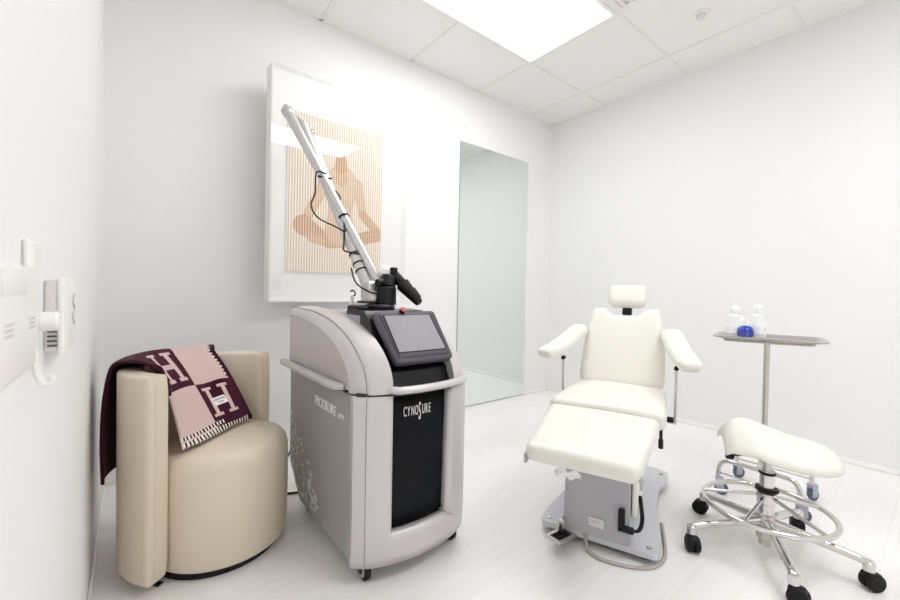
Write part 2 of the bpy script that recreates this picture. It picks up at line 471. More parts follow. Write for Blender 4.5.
# ------------------------------------------------------------------ left wall fittings
t = thing('thermostat', 'square white wall thermostat with dark vent slots on near left wall', 'thermostat', (XL,-1.633,.866))
b = nb(); box(b, (XL,-1.715,.868), (XL+.015,-1.556,.973), bevel=.004, seg=3); obj('base', b, M_thermo, t)
b = nb(); box(b, (XL+.0145,-1.717,.864), (XL+.022,-1.552,.977), bevel=.003, seg=3); obj('front_cover', b, M_white, t)
b = nb()
for i in range(4): box(b, (XL+.004,-1.7168,.8755+i*.0068), (XL+.0142,-1.7140,.8782+i*.0068))
split_obj('vent_slot', b, M_dark, t, smooth=False)
b = nb()                            # wavy grip line moulded on the front
tube(b, catmull([(XL+.0221,-1.590,.950),(XL+.0221,-1.610,.938),(XL+.0221,-1.585,.926),(XL+.0221,-1.610,.914),(XL+.0221,-1.590,.900)],6), .0016, 6)
obj('grip_line', b, M_slit, t)

t = thing('wall_hook', 'slim white wall hook with round peg and curled lower end beside thermostat', 'hook', (XL,-1.83,.84))
b = nb(); box(b, (XL,-1.865,.868), (XL+.008,-1.800,1.018), bevel=.004, seg=3); obj('back_strip', b, M_white, t)
b = nb(); cyl(b, (XL+.006,-1.805,.918), (XL+.026,-1.805,.918), .0125, 20, ch=.003); obj('peg', b, M_white, t)
b = nb(); tube(b, catmull([(XL+.006,-1.835,.885),(XL+.008,-1.835,.858),(XL+.012,-1.830,.844),(XL+.018,-1.825,.842),(XL+.022,-1.825,.850)],6), .0035, 8); obj('lower_hook', b, M_white, t)

t = thing('wall_dispenser', 'wide white wall dispenser box at the left photo edge', 'dispenser', (XL,-1.97,.873))
b = nb(); box(b, (XL,-2.08,.874), (XL+.014,-1.878,.984), bevel=.004, seg=3); obj('body', b, M_white, t)
b = nb()
for z in (.918,.923,.928):
    for y in (-2.01,-1.905): box(b, (XL+.0138,y-.017,z), (XL+.0143,y+.017,z+.0009))
split_obj('slot', b, M_slit, t, smooth=False)
b = nb(); box(b, (XL+.0138,-2.04,.955), (XL+.0150,-1.94,.978), bevel=.0004); obj('front_lid', b, M_white, t)

# ------------------------------------------------------------------ tub armchair
O2 = V((-3.05,-.81,0)); D2 = V((.665,-.747,0)).normalized(); E2 = V((.747,.665,0)).normalized()
def tubp(r, phi, z): return O2+E2*(r*math.cos(phi))+D2*(r*math.sin(phi))+V((0,0,z))
t = thing('tub_armchair', 'cream leather tub armchair with curved back in the left corner', 'armchair', tuple(O2))
Ro, Ri = .30, .231
prof = []                            # closed cross-section (r, z) of the shell, softly rounded
def rr2(r0, r1, z0, z1, rad, n=5):
    out = []
    for cx, cz, a0 in ((r1-rad,z1-rad,0),(r0+rad,z1-rad,90),(r0+rad,z0+rad,180),(r1-rad,z0+rad,270)):
        for k in range(n+1):
            a = math.radians(a0+90*k/n); out.append((cx+rad*math.cos(a), cz+rad*math.sin(a)))
    return out
prof = rr2(Ri, Ro, .035, .688, .012)
b = nb(); NP = len(prof); NA = 49; rings = []
for i in range(NA):
    ph = PI+PI*i/(NA-1)
    off = 0
    rings.append([b.verts.new(tubp(r, ph, z)) for r, z in prof])
for a, c in zip(rings, rings[1:]):
    for k in range(NP): b.faces.new((a[k], a[(k+1)%NP], c[(k+1)%NP], c[k]))
for ring, sg in ((rings[0],1),(rings[-1],1)):   # soft front ends of both arms
    cx = sum((v.co for v in ring), V())/NP
    in_ = [b.verts.new(v.co.lerp(cx,.14)+D2*.010 if True else v.co) for v in ring]
    for k in range(NP): b.faces.new((ring[k], ring[(k+1)%NP], in_[(k+1)%NP], in_[k]))
    b.faces.new(in_)
obj('backrest', b, M_tub, t, angle=50)
b = nb()
for ph in (PI, 2*PI):               # piped seam down each arm front
    tube(b, [tubp(Ro-.018, ph, z)+D2*.0105 for z in (.06,.66)], .0016, 6)
split_obj('seam', b, M_tub, t)
b = nb()                            # round drum seat
R_ = .224
dr = [(0,.032),(R_-.006,.032),(R_,.042),(R_+.004,.2),(R_+.003,.36),(R_-.004,.388),(R_-.018,.404),(R_-.04,.412),(R_*.5,.420),(0,.422)]
n = 64; rr = []
def seatpt(r, k, z):
    a = 2*PI*k/n
    p = V((math.cos(a), math.sin(a)))*r
    if p.y < 0:                       # stay inside the shell at the back
        s = min(1, (Ri-.003)/max(r,1e-6)); f_ = smooth01(-p.y/.08); p *= lerp(1, s, f_)
    return O2+E2*p.x+D2*(p.y+.018)+V((0,0,z))
for r, z in dr: rr.append([b.verts.new(O2+D2*.018+V((0,0,z)))] if r == 0 else [b.verts.new(seatpt(r,k,z)) for k in range(n)])
for a, c in zip(rr, rr[1:]):
    for k in range(n):
        k2 = (k+1)%n
        if len(a) == 1: b.faces.new((a[0], c[k2], c[k]))
        elif len(c) == 1: b.faces.new((a[k], a[k2], c[0]))
        else: b.faces.new((a[k], a[k2], c[k2], c[k]))
obj('seat', b, M_tub, t, angle=60)
b = nb()
lathe(b, [(0,0),(.205,0),(.205,.034),(0,.034)], Matrix.Translation(O2+D2*.005), 40)
lathe(b, [(Ri-.01,0.0),(Ro-.055,0.0),(Ro-.055,.036),(Ri-.01,.036)], Matrix.Translation(O2), 48)
bmesh.ops.delete(b, geom=[v for v in b.verts if (v.co-O2).dot(D2) > -.005 and (v.co-O2-V((0,0,v.co.z))).length > .22], context='VERTS')
obj('plinth', b, M_rub, t)

# ------------------------------------------------------------------ throw blanket
def bl_path(s):
    ph_i = math.radians(interp([(0,192),(.5,281),(1,316)], s)); ph_o = math.radians(interp([(0,219),(.5,286),(1,315)], s))
    eb = lerp(-.198, .147, s)
    wv = .006*math.sin(s*9)+.004*math.sin(s*17+1)
    p0 = O2+E2*eb+D2*(.030+.01*math.sin(s*6))+V((0,0,.434))
    p1 = O2+E2*lerp(eb,eb*.98,.5)+D2*(.022)+V((0,0,.452))
    inner = tubp(.213, ph_i, .690)
    m1 = p1.lerp(inner, .35)+V((0,0,.016+wv)); m2 = p1.lerp(inner, .72)+V((0,0,.020+wv))
    m2 -= (m2-O2).normalized()*0
    return [p0, p1, m1, m2, inner+V((0,0,.008)), tubp(.232, lerp(ph_i,ph_o,.25), .711), tubp(.262, lerp(ph_i,ph_o,.6), .719+wv*.5), tubp(.298, ph_o, .711), tubp(.318, ph_o, .685), tubp(.328+wv, ph_o, .58), tubp(.330+wv*1.5, ph_o, .45), tubp(.330+wv, ph_o, .32)]
NS, NT = 150, 230
curves = []
for i in range(NS):
    c = catmull(bl_path(i/(NS-1)), 14)
    L = [0]
    for a, d_ in zip(c, c[1:]): L.append(L[-1]+(d_-a).length)
    curves.append((c, L))
def bl(s, tt):
    """tt 0..1 from the seat edge to the crest, 1..2 down the outside"""
    i = s*(NS-1); i0 = max(0, min(NS-2, int(i))); f = i-i0
    out = V()
    for c, L, w in ((*curves[i0],1-f),(*curves[i0+1],f)):
        kc = 14*6; x = tt*L[kc] if tt <= 1 else L[kc]+(tt-1)*(L[-1]-L[kc])
        lo, hi = 0, len(L)-1
        while hi-lo > 1:
            md = (lo+hi)//2
            if L[md] <= x: lo = md
            else: hi = md
        k = (x-L[lo])/max(1e-9, L[hi]-L[lo]); out += c[lo].lerp(c[hi], k)*w
    return out
def is_h(cs, ct):
    if ct < .14 or ct > .88 or cs < .08 or cs > .92: return False
    if ct < .21 or ct > .81: return cs < .40 or cs > .60
    if .18 < cs < .31 or .69 < cs < .82: return True
    return .43 < ct < .56 and .3 < cs < .7
def bl_col(s, t_):
    # 0 burgundy 1 pink 2 stitch 3 dark stitch
    if t_ < .05: return 2 if (int(s*46) % 2 == 0 and s < .93) else 3
    if .065 < t_ < .10 and s < .60: return 2 if int(s*46+.5) % 2 == 0 else 3
    if s > .935: return 0
    if t_ > .52 and s > .905: return 2 if int(t_*44) % 2 == 0 else 3
    row = 0 if t_ < .50 else 1
    colm = 0 if s < .46 else 1
    cs = 0 if s < .46 else (s-.46)/.42
    if t_ > 1.02: return 0 if colm == 0 or t_ > 1.1 else 1
    if (row+colm) % 2 == 0: return 1
    ct = (t_-.08)/.42 if row == 0 else (t_-.50)/.47
    if row == 1: cs = (s-.225)/.23
    return 1 if is_h(cs, ct) else 0
b = nb()
def tmap(j): return j*2.0 if False else (j/.62 if j < .62 else 1+(j-.62)/.38)
g, fs = grid(b, lambda i, j: bl(i, tmap(j)), NS, NT)
for f, i, j in fs: f.material_index = bl_col((i+.5)/(NS-1), tmap((j+.5)/(NT-1)))
bl_o = obj('throw_blanket', b, [M_burg, M_pink, M_stitch, M_stitchd], None, origin=tuple(bl(.5,.98)), angle=180,
           mods=[('SOLIDIFY', dict(thickness=.009, offset=0))])
tag(bl_o, 'burgundy and pink wool throw with letter H checks draped over cream armchair', 'blanket')
def bl_frame(s, tt):
    p = bl(s,tt); du = (bl(s+.02,tt)-bl(s-.02,tt)).normalized(); dv = (bl(s,tt+.02)-bl(s,tt-.02)).normalized()
    n_ = du.cross(dv).normalized()
    if n_.dot(D2+V((0,0,.5))) < 0: n_ = -n_
    dv = n_.cross(du)
    return Matrix(((du.x,dv.x,n_.x,p.x),(du.y,dv.y,n_.y,p.y),(du.z,dv.z,n_.z,p.z),(0,0,0,1)))
F_ = bl_frame(.655,.285)
ROOT[bl_o.name] = Matrix.Translation(bl_o.location)
b = nb(); box(b, (-.026,-.017,.0062), (.026,.017,.0078), F_); tg = obj('care_tag', b, M_paper, bl_o, smooth=False, label='small white woven label')
b = nb()
text_into(b, 'HERMÈS', .013, F_ @ Matrix.Translation((0,.001,.0084)), 1, .0002, align='CENTER')
text_into(b, 'PARIS', .010, F_ @ Matrix.Translation((0,-.011,.0084)), 1, .0002, align='CENTER')
obj('tag_lettering', b, M_dark, tg, smooth=False)

# ------------------------------------------------------------------ laser machine
XA, XB, XC_ = -2.755, -2.279, -2.517
t = thing('laser_machine', 'tall silver medical laser console with black front and touchscreen on casters', 'laser machine', (XC_,-1.03,0))
LZ = t
def yfront(x, off=0):
    k = (x-XC_)/.238
    return -1.42+.055*k*k+.025*k**6+off
def xst(n, x0=XA, x1=XB): return [lerp(x0,x1,i/(n-1)) for i in range(n)]
# lower body: plan outline extruded, tucked in at the bottom rear
b = nb()
plan = [(x, yfront(x,.042)) for x in xst(25, XA+.004, XB-.004)]
plan += [(XB-.004,-.69),(XB-.03,-.655),(XA+.03,-.655),(XA+.004,-.69)]
lv = [[b.verts.new((x, y-(sh if y > -.75 else 0), z)) for x, y in plan] for z, sh in ((.075,.14),(.20,.004),(.24,0),(.622,0))]
for a, c in zip(lv, lv[1:]):
    for k in range(len(plan)): b.faces.new((a[k], a[(k+1)%len(plan)], c[(k+1)%len(plan)], c[k]))
b.faces.new(lv[0]); b.faces.new(lv[-1])
obj('cabinet', b, M_side_shade, t, angle=30)
# silver front frame with an opening
b = nb(); NX, NZ = 41, 30
hx0, hx1, hz0 = -2.645, -2.402, .168
xs_ = sorted(set([round(x,5) for x in xst(35)]+[hx0,hx1, hx0+.004, hx1-.004, hx1-.02])); zs = sorted(set([round(lerp(.062,.623,i/20),5) for i in range(21)]+[hz0,hz0+.012,hz0+.03]))
def ffp(x, z):
    sag = .0
    zz = z if z > .08 else z+.0*abs(x-XC_)
    y = yfront(x)+ (.006*smooth01((.14-z)/.08))
    return (x, y, zz)
vv = {}
def gv(x, z):
    if (x,z) not in vv:
        xx, zz_ = x, z
        if abs(x-hx1) < 1e-6 and abs(z-hz0) < 1e-6: xx -= .010; zz_ += .008
        vv[(x,z)] = b.verts.new(ffp(xx,zz_))
    return vv[(x,z)]
for x0, x1 in zip(xs_, xs_[1:]):
    for z0, z1 in zip(zs, zs[1:]):
        xm, zm = (x0+x1)/2, (z0+z1)/2
        taper = .012*(.62-zm)/.45   # the opening narrows towards the foot
        if hx0 < xm < hx1 and zm > hz0: continue
        b.faces.new((gv(x0,z0), gv(x1,z0), gv(x1,z1), gv(x0,z1)))
# lean the right rim of the opening inwards towards the foot
for (x,z), v in vv.items():
    if abs(x-hx1) < 1e-6 and z >= hz0: v.co.x -= .012*(.62-z)/.45; v.co.y = yfront(v.co.x)
# turn the frame back round the sides
for sx, x in ((-1,XA),(1,XB)):
    col = [gv(x,z) for z in zs]
    nxt = [b.verts.new((v.co.x, -1.318, v.co.z)) for v in col]
    for k in range(len(zs)-1): b.faces.new((col[k], col[k+1], nxt[k+1], nxt[k]))
obj('front_frame', b, M_silver, t, angle=35, mods=[('SOLIDIFY', dict(thickness=.040, offset=-1, use_even_offset=False))])
b = nb()                            # black perforated panel set back in the opening
g, fs = grid(b, lambda i, j: (lerp(hx0-.01,hx1+.005,i), yfront(lerp(hx0-.01,hx1+.005,i),.036), lerp(.165,.625,j)), 20, 6)
bp = obj('front_panel', b, M_panel, t, mods=[('SOLIDIFY', dict(thickness=.004, offset=0))])
b = nb()                            # dimples of the panel
for r_ in range(48):
    for c_ in range(26):
        x = hx0+.006+c_*.0092+(r_%2)*.0046; z = .205+r_*.0075
        if x > hx1-.008: continue
        y = yfront(x,.0335)
        box(b, (x-.0015,y,z-.0015), (x+.0015,y+.001,z+.0015))
obj('perforation', b, mat('panel_dimple',(20,24,30),.5,spec=.2), bp, smooth=False)
# lettering on the front
b = nb()
wd = 'CYNOSURE'; x = -2.592
for ch in wd:
    sz = .048; xs2 = .36; zo = 0
    if ch == 'S': sz = .088; zo = -.018; xs2 = .27
    y = yfront(x+.006,.0325)
    ang = math.atan2(yfront(x+.012)-yfront(x), .012)
    text_into(b, ch, sz, Matrix.Translation((x,y,.541+zo)) @ Matrix.Rotation(ang,4,'Z') @ Matrix.Rotation(PI/2,4,'X'), xs2, .0006)
    x += .0146
obj('front_lettering', b, M_whiteb, bp, smooth=False)
# side lettering
b = nb()
Rside = Matrix(((0,0,-1,0),(-1,0,0,0),(0,1,0,0),(0,0,0,1)))   # text x -> -Y, text y -> Z, normal -> -X
def sidem(y, z): return Matrix.Translation((XA+.0032,y,z)) @ Rside
text_into(b, 'PICO', .050, sidem(-.995,.523), .92, .0008)
obj('side_lettering', b, M_whiteb, t, smooth=False); b = nb()
text_into(b, 'SURE', .050, sidem(-1.098,.523), .88, .0008)
obj('side_lettering', b, M_whiteb, t, smooth=False); b = nb()
text_into(b, 'pro', .034, sidem(-1.216,.527), .9, .0008, shear=.2)
obj('side_lettering', b, M_whiteb, t, smooth=False)
b = nb()                            # scattered flecks on the rear of the side panel
for k in range(260):
    y = random.uniform(-1.06,-.70); z = random.uniform(.10,.44)
    # a crescent that swings from upper rear to lower middle
    cyy = -.66-.40*math.sin(max(0,min(1,(.46-z)/.36))*PI*.5)
    if y < cyy+.02*random.random() or y > cyy+.30: continue
    a = random.uniform(.3,1.2); w = random.uniform(.004,.011); h_ = random.uniform(.002,.0045)
    box(b, (-h_,-w,-.0006), (h_,w,.0006), Matrix.Translation((XA+.0032,y,z)) @ Matrix.Rotation(PI/2,4,'Y') @ Matrix.Rotation(a,4,'Z'))
obj('side_flecks', b, M_dots, t, smooth=False)
# upper shroud: two arched fenders
arc = [(0,.630),(.001,.655),(.006,.68),(.022,.712),(.05,.745),(.09,.776),(.14,.805),(.21,.833),(.30,.857),(.40,.873),(.52,.884),(.64,.889),(.77,.891)]
arc = [(p.x, p.y) for p in catmull([(a_,c_,0) for a_, c_ in arc], 3)]
def fender(x_out, x_in, nm):
    b = nb(); sg = 1 if x_in > x_out else -1
    st = [(0,.034),(.010,.020),(.022,.010),(.040,.003),(.055,0),(.110,0)]
    rows = []
    for dx, drop in st:
        x = x_out+sg*dx
        row = []
        for k, (dy, z) in enumerate(arc):
            # inward normal of the arch, used for the sloping outer rim
            k0, k1 = max(0,k-1), min(len(arc)-1,k+1)
            tx, tz = arc[k1][0]-arc[k0][0], arc[k1][1]-arc[k0][1]; L = math.hypot(tx,tz)
            nx_, nz_ = tz/L, -tx/L
            row.append(b.verts.new((x, min(yfront(x)+dy+nx_*drop, -.652), z+nz_*drop)))
        rows.append(row)
    lip = []
    for k, v in enumerate(rows[0]):
        k0, k1 = max(0,k-1), min(len(arc)-1,k+1); tx, tz = arc[k1][0]-arc[k0][0], arc[k1][1]-arc[k0][1]; L = math.hypot(tx,tz)
        lip.append(b.verts.new((x_out+sg*.009, min(v.co.y+tz/L*.004,-.652), v.co.z-tx/L*.004)))
    low = [b.verts.new((x_out+sg*.009, v.co.y, .632)) for v in lip]
    inn = [b.verts.new((x_in, v.co.y, .632)) for v in rows[-1]]
    allr = [low,lip]+rows+[inn]
    for a, c in zip(allr, allr[1:]+[low]):
        for k in range(len(a)-1): b.faces.new((a[k], a[k+1], c[k+1], c[k]))
    b.faces.new([r_[0] for r_ in allr]); b.faces.new([r_[-1] for r_ in allr])
    bmesh.ops.remove_doubles(b, verts=b.verts[:], dist=1e-5)
    return obj('side_shroud', b, M_silver, t, angle=38)
fl = fender(XA, XA+.110, 'l'); fender(XB, XB-.110, 'r')
b = nb()                            # moulded lines on the upper side panel and the front
for k in range(5):
    z = .685+.033*k
    yend = -1.30+.042*k+.012*k*k*.6
    tube(b, catmull([(XA+.0088,-.70,z+.004),(XA+.0088,lerp(-.7,yend,.5),z+.002),(XA+.0088,yend,z-.012)],5), .0011, 6)
split_obj('moulded_line', b, M_silver, fl)
b = nb()
tube(b, [(XA+.032, yfront(XA+.032)-.0004, z) for z in (.068,.35,.62)], .0011, 6)
obj('panel_seam', b, M_lightseam, t)
b = nb()
rowp = []
for dy, z in arc: rowp.append((XA+.032, yfront(XA+.032)+dy+.0016 - .003*(1 if dy<.05 else .4), z-.0045+ (.0015 if dy<.05 else .0)))
tube(b, rowp, .0012, 6); obj('shroud_seam', b, M_lightseam, fl)
b = nb()                            # dark joint between upper and lower housing
prism(b, [(x,yfront(x,.004)) for x in xst(25,XA+.012,XB-.012)]+[(XB-.012,-.66),(XA+.012,-.66)], .620, .634)
obj('housing_joint', b, M_seamd, t)
for sg, xo in ((-1,XA),(1,XB)):     # handrail along each side
    b = nb()
    pts = [(xo-sg*.006,-1.262,.640),(xo+sg*.008,-1.235,.640),(xo+sg*.016,-1.19,.640),(xo+sg*.018,-1.0,.640),(xo+sg*.018,-.655,.640)]
    tube(b, catmull(pts,5), .017, 12, flat=.9, radii=[lerp(.011,.017,min(1,i/8)) for i in range(21)])
    obj('side_rail', b, M_silver, t)
# centre deck and black console
b = nb(); box(b, (XA+.108,-1.16,.632), (XB-.108,-.66,.876), bevel=.004); obj('top_deck', b, M_deck, t)
b = nb()                            # console body, side profile swept across
cp = [(-1.385,.632),(-1.383,.65),(-1.372,.665),(-1.366,.69),(-1.352,.70),(-1.215,.872),(-1.19,.892),(-1.10,.896),(-1.04,.888),(-1.04,.632)]
cx0, cx1 = XA+.1085, XB-.1085
a = []; c = []
def cony(x, y): return y+ (yfront(x)+1.42)*.6*(1 if y < -1.3 else 0)
sta = [lerp(cx0,cx1,i/10) for i in range(11)]
rows = [[b.verts.new((x,cony(x,y),z)) for y, z in cp] for x in sta]
for a, c in zip(rows, rows[1:]):
    for k in range(len(cp)): b.faces.new((a[k], a[(k+1)%len(cp)], c[(k+1)%len(cp)], c[k]))
b.faces.new(rows[0]); b.faces.new(rows[-1])
cons = obj('console', b, M_gloss, t, angle=30)
# touchscreen tablet
p_b = V((-2.497,-1.380,.727)); p_t = V((-2.497,-1.232,.889))
tv = (p_t-p_b); TL = tv.length; tv.normalize(); tn = V((1,0,0)).cross(tv)
if tn.y > 0: tn = -tn
TM = Matrix(((1,tv.x,tn.x,(p_b.x+p_t.x)/2),(0,tv.y,tn.y,(p_b.y+p_t.y)/2),(0,tv.z,tn.z,(p_b.z+p_t.z)/2),(0,0,0,1)))
b = nb()
tpz = lambda p: (p[0]*(1+.055*p[1]/(TL/2)), p[1], p[2])
b.free(); b = nb(); rbox(b, (.130,TL/2+.004,.020), .016, 8, fn=tpz, mtx=TM @ Matrix.Translation((0,0,-.012))); ts = obj('touchscreen', b, M_tablet, t, angle=60)
b = nb(); rbox(b, (.117,TL/2-.010,.004), .004, 6, fn=tpz, mtx=TM @ Matrix.Translation((0,.0,.0062))); obj('bezel', b, mat('inner_bezel',(66,63,71),.45), ts, angle=60)
b = nb(); box(b, (-.108,-TL/2+.030,.0095), (.098,TL/2-.022,.0114), TM, bevel=.0004); obj('screen_border', b, M_black, ts, smooth=False)
b = nb(); box(b, (-.104,-TL/2+.033,.0108), (.094,TL/2-.026,.0119), TM); obj('screen', b, M_screen, ts, smooth=False)
b = nb()
bq = TM @ V((-.020,TL/2-.006,.010))
cyl(b, bq-tn*.004, bq+tn*.007, .0105, 20); eb = obj('emergency_stop', b, M_black, t)
b = nb(); cyl(b, bq+tn*.006, bq+tn*.016, .0105, 20, ch=.003); obj('red_button', b, M_red, eb)
# front handle bar
b = nb()
pts = [(x, yfront(x)-.012+ (.02 if i in (0,24) else 0), .642+ .0*i) for i, x in enumerate([lerp(hx0-.001,-2.325,k/24) for k in range(25)])]
tube(b, pts, .017, 12, flat=.75, up=(0,0,1)); obj('front_handle', b, M_silver, t)
# casters
for x, y in ((-2.70,-1.325),(-2.335,-1.325),(-2.70,-.80),(-2.335,-.80)):
    b = nb(); cyl(b, (x,y,.055), (x,y,.08), .02, 16); box(b, (x-.019,y-.012,.028), (x-.0145,y+.022,.066)); box(b, (x+.0145,y-.012,.028), (x+.019,y+.022,.066)); box(b, (x-.019,y-.02,.062), (x+.019,y+.022,.068))
    k = obj('caster', b, M_black, t)
    b = nb(); lathe(b, [(.020,-.012),(.028,-.012),(.034,-.008),(.034,.008),(.028,.012),(.020,.012)], Matrix.Translation((x,y,.034)) @ Matrix.Rotation(PI/2,4,'Y'), 28); obj('wheel', b, M_rub, k)
    b = nb(); lathe(b, [(0,-.0135),(.021,-.0135),(.024,-.011),(.024,.011),(.021,.0135),(0,.0135)], Matrix.Translation((x,y,.034)) @ Matrix.Rotation(PI/2,4,'Y'), 24); obj('wheel_hub', b, M_gfork, k)
# small parked hook on the deck
b = nb(); cyl(b, (-2.586,-.956,.876), (-2.586,-.956,.945), .008, 12)
hk = obj('probe_post', b, M_white, t)
b = nb(); tube(b, catmull([(-2.594,-.956,.962),(-2.584,-.958,.967),(-2.574,-.96,.958),(-2.576,-.96,.946),(-2.586,-.956,.942)],5), .0032, 8); obj('hook', b, M_black, hk)
# articulated arm
b = nb()
lathe(b, [(.058,.888),(.060,.905),(.054,.913),(.05,.914),(0,.914)], Matrix.Translation((-2.535,-1.105,0)))
rbox(b, (.075,.05,.012), .01, 6, mtx=Matrix.Translation((-2.565,-1.07,.897)))
arm = obj('articulated_arm', b, M_black, t)
pb, pt_ = V((-2.540,-1.035,.955)), V((-2.648,-.50,1.785))
b = nb()                            # rear post tube
tube(b, [pb, pb.lerp(pt_,.5), pt_], .024, 18); obj('lower_tube', b, M_arm, arm)
ft0, ft1 = V((-2.706,-.470,1.835)), V((-2.505,-1.055,.985))
b = nb(); tube(b, [ft0, ft0.lerp(ft1,.5), ft1], .021, 18, radii=[.0245,.021,.0185]); obj('upper_tube', b, M_arm, arm)
b = nb()                            # elbow block over both tube tops
q = (ft1-ft0).normalized()
rbox(b, (.026,.026,.028), .014, 8, mtx=Matrix.Translation(ft0-q*.01) @ q.to_track_quat('Z','X').to_matrix().to_4x4())
tube(b, [ft0-q*.004, pt_+V((0,0,.012))], .013, 12)
obj('elbow', b, M_arm, arm)
b = nb()                            # counterbalance rod beside the tube top
r0 = pt_+V((.038,-.01,-.03)); r1 = pt_.lerp(pb,.55)+V((.012,-.016,0))
cyl(b, r0, r1, .009, 12); cyl(b, r0+V((-.02,0,-.02)), r0+V((.012,0,.012)), .011, 12)
obj('balance_rod', b, M_steel, arm)
b = nb()                            # white pivot housing at the foot
rbox(b, (.040,.040,.026), .016, 8, mtx=Matrix.Translation((-2.535,-1.050,.940)))
rbox(b, (.026,.034,.04), .016, 8, mtx=Matrix.Translation((-2.548,-1.035,.968)))
obj('pivot_housing', b, M_arm, arm)
b = nb(); box(b, (-2.556,-1.092,.955), (-2.526,-1.086,.960)); box(b, (-2.604,-1.095,.917), (-2.53,-1.04,.926), bevel=.003); obj('pivot_trim', b, M_dark, arm)
b = nb()                            # white joint above the handpiece
lathe(b, [(0,-.032),(.02,-.028),(.03,-.012),(.032,.0),(.03,.012),(.02,.028),(0,.032)], Matrix.Translation((-2.478,-1.050,1.044)) @ Matrix.Rotation(math.radians(55),4,'Y'))
lathe(b, [(0,-.03),(.016,-.026),(.022,0),(.016,.026),(0,.03)], Matrix.Translation((-2.450,-1.07,1.022)) @ Matrix.Rotation(math.radians(110),4,'Y'))
obj('wrist_joint', b, M_white, arm)
b = nb()                            # black dock and handpiece
cyl(b, (-2.502,-1.09,.912), (-2.498,-1.09,.985), .044, 26, r2=.040, ch=.004)
cyl(b, (-2.497,-1.09,.983), (-2.485,-1.085,1.030), .037, 22, r2=.030, ch=.004)
tube(b, [(-2.545,-1.10,.998),(-2.490,-1.09,1.008),(-2.452,-1.085,1.015)], .016, 12)
obj('handpiece_dock', b, M_black, arm)
b = nb()
h0, h1 = V((-2.487,-1.075,1.040)), V((-2.402,-1.205,.915))
h0 = V((-2.456,-1.080,1.034)); h1 = V((-2.398,-1.185,.920))
hd = (h1-h0).normalized()
cyl(b, h0, h0+hd*.06, .022, 22, ch=.004); cyl(b, h0+hd*.052, h1, .030, 22, r2=.017, ch=.004)
cyl(b, h0+hd*.10+V((.012,.0,.012)), h0+hd*.15+V((.008,0,.008)), .014, 14, ch=.003)
rbox(b, (.014,.02,.02), .008, 6, mtx=Matrix.Translation(h0+V((-.006,0,.012))))
tube(b, [h0+hd*.03, V((-2.487,-1.085,.995))], .016, 12)
obj('handpiece', b, M_black, arm)
def on_arm(f, off=(0,0,0)): return ft0.lerp(ft1,f)+V(off)
b = nb()                            # black cable looping off the arm
tube(b, catmull([on_arm(.405,(.012,-.02,.01)),on_arm(.385,(-.03,-.03,-.01)),(-2.668,-.735,1.40),(-2.690,-.75,1.343),(-2.675,-.79,1.285),(-2.622,-.85,1.245),(-2.585,-.885,1.225),on_arm(.62,(.0,-.028,-.01)),(-2.60,-.90,1.175),(-2.612,-.93,1.135),(-2.57,-.955,1.125),(-2.545,-.965,1.115),(-2.54,-.99,1.07),(-2.525,-1.03,1.035),(-2.49,-1.065,1.012)],7), .0033, 8)
tube(b, catmull([(-2.60,-.975,1.06),(-2.60,-1.02,1.0),(-2.575,-1.08,.965),(-2.535,-1.105,.955)],7), .0033, 8)
tube(b, catmull([(-2.585,-.77,1.42),(-2.572,-.79,1.385),(-2.590,-.80,1.345),(-2.575,-.82,1.325)],6), .0033, 8)
obj('cable', b, M_black, arm)
b = nb()
for f in (.64,): 
    c0 = on_arm(f); R3 = q.to_track_quat('Z','X').to_matrix().to_4x4()
    lathe(b, [(.0215,-.004),(.0245,-.004),(.0245,.004),(.0215,.004)], Matrix.Translation(c0) @ R3, 20)
for f in (.80,.85,.885):
    c0 = pt_.lerp(pb,f); lathe(b, [(.0235,-.003),(.0265,-.003),(.0265,.003),(.0235,.003)], Matrix.Translation(c0) @ (pb-pt_).to_track_quat('Z','X').to_matrix().to_4x4(), 20)
split_obj('cable_tie', b, M_black, arm)
b = nb(); cyl(b, on_arm(.42,(-.032,-.014,.004)), on_arm(.42,(.032,-.014,.004)), .0045, 8); obj('cable_clip', b, M_black, arm)

# laser power cord on the floor
b = nb(); tube(b, catmull([(-2.60,-.70,.05),(-2.66,-.64,.012),(-2.74,-.60,.006),(-2.80,-.52,.006),(-2.76,-.40,.006),(-2.62,-.2,.006),(-2.55,-.06,.006)],8), .005, 8)
tag(obj('power_cord', b, M_black, None, origin=(-2.75,-.6,0)), 'black power cord on the floor behind the silver laser console', 'cord')

# ------------------------------------------------------------------ procedure chair
CR = math.radians(20.37)
t = thing('procedure_chair', 'cream vinyl reclining procedure chair with grey base at room centre', 'procedure chair', (-1.4515,-1.531,0), CR)
FLIP = Matrix.Scale(-1, 4, (0,1,0))
def L_(name, b, m, parent=None, split=False, **k):
    b.transform(FLIP)
    return (split_obj if split else obj)(name, b, m, parent or t, world=False, **k)
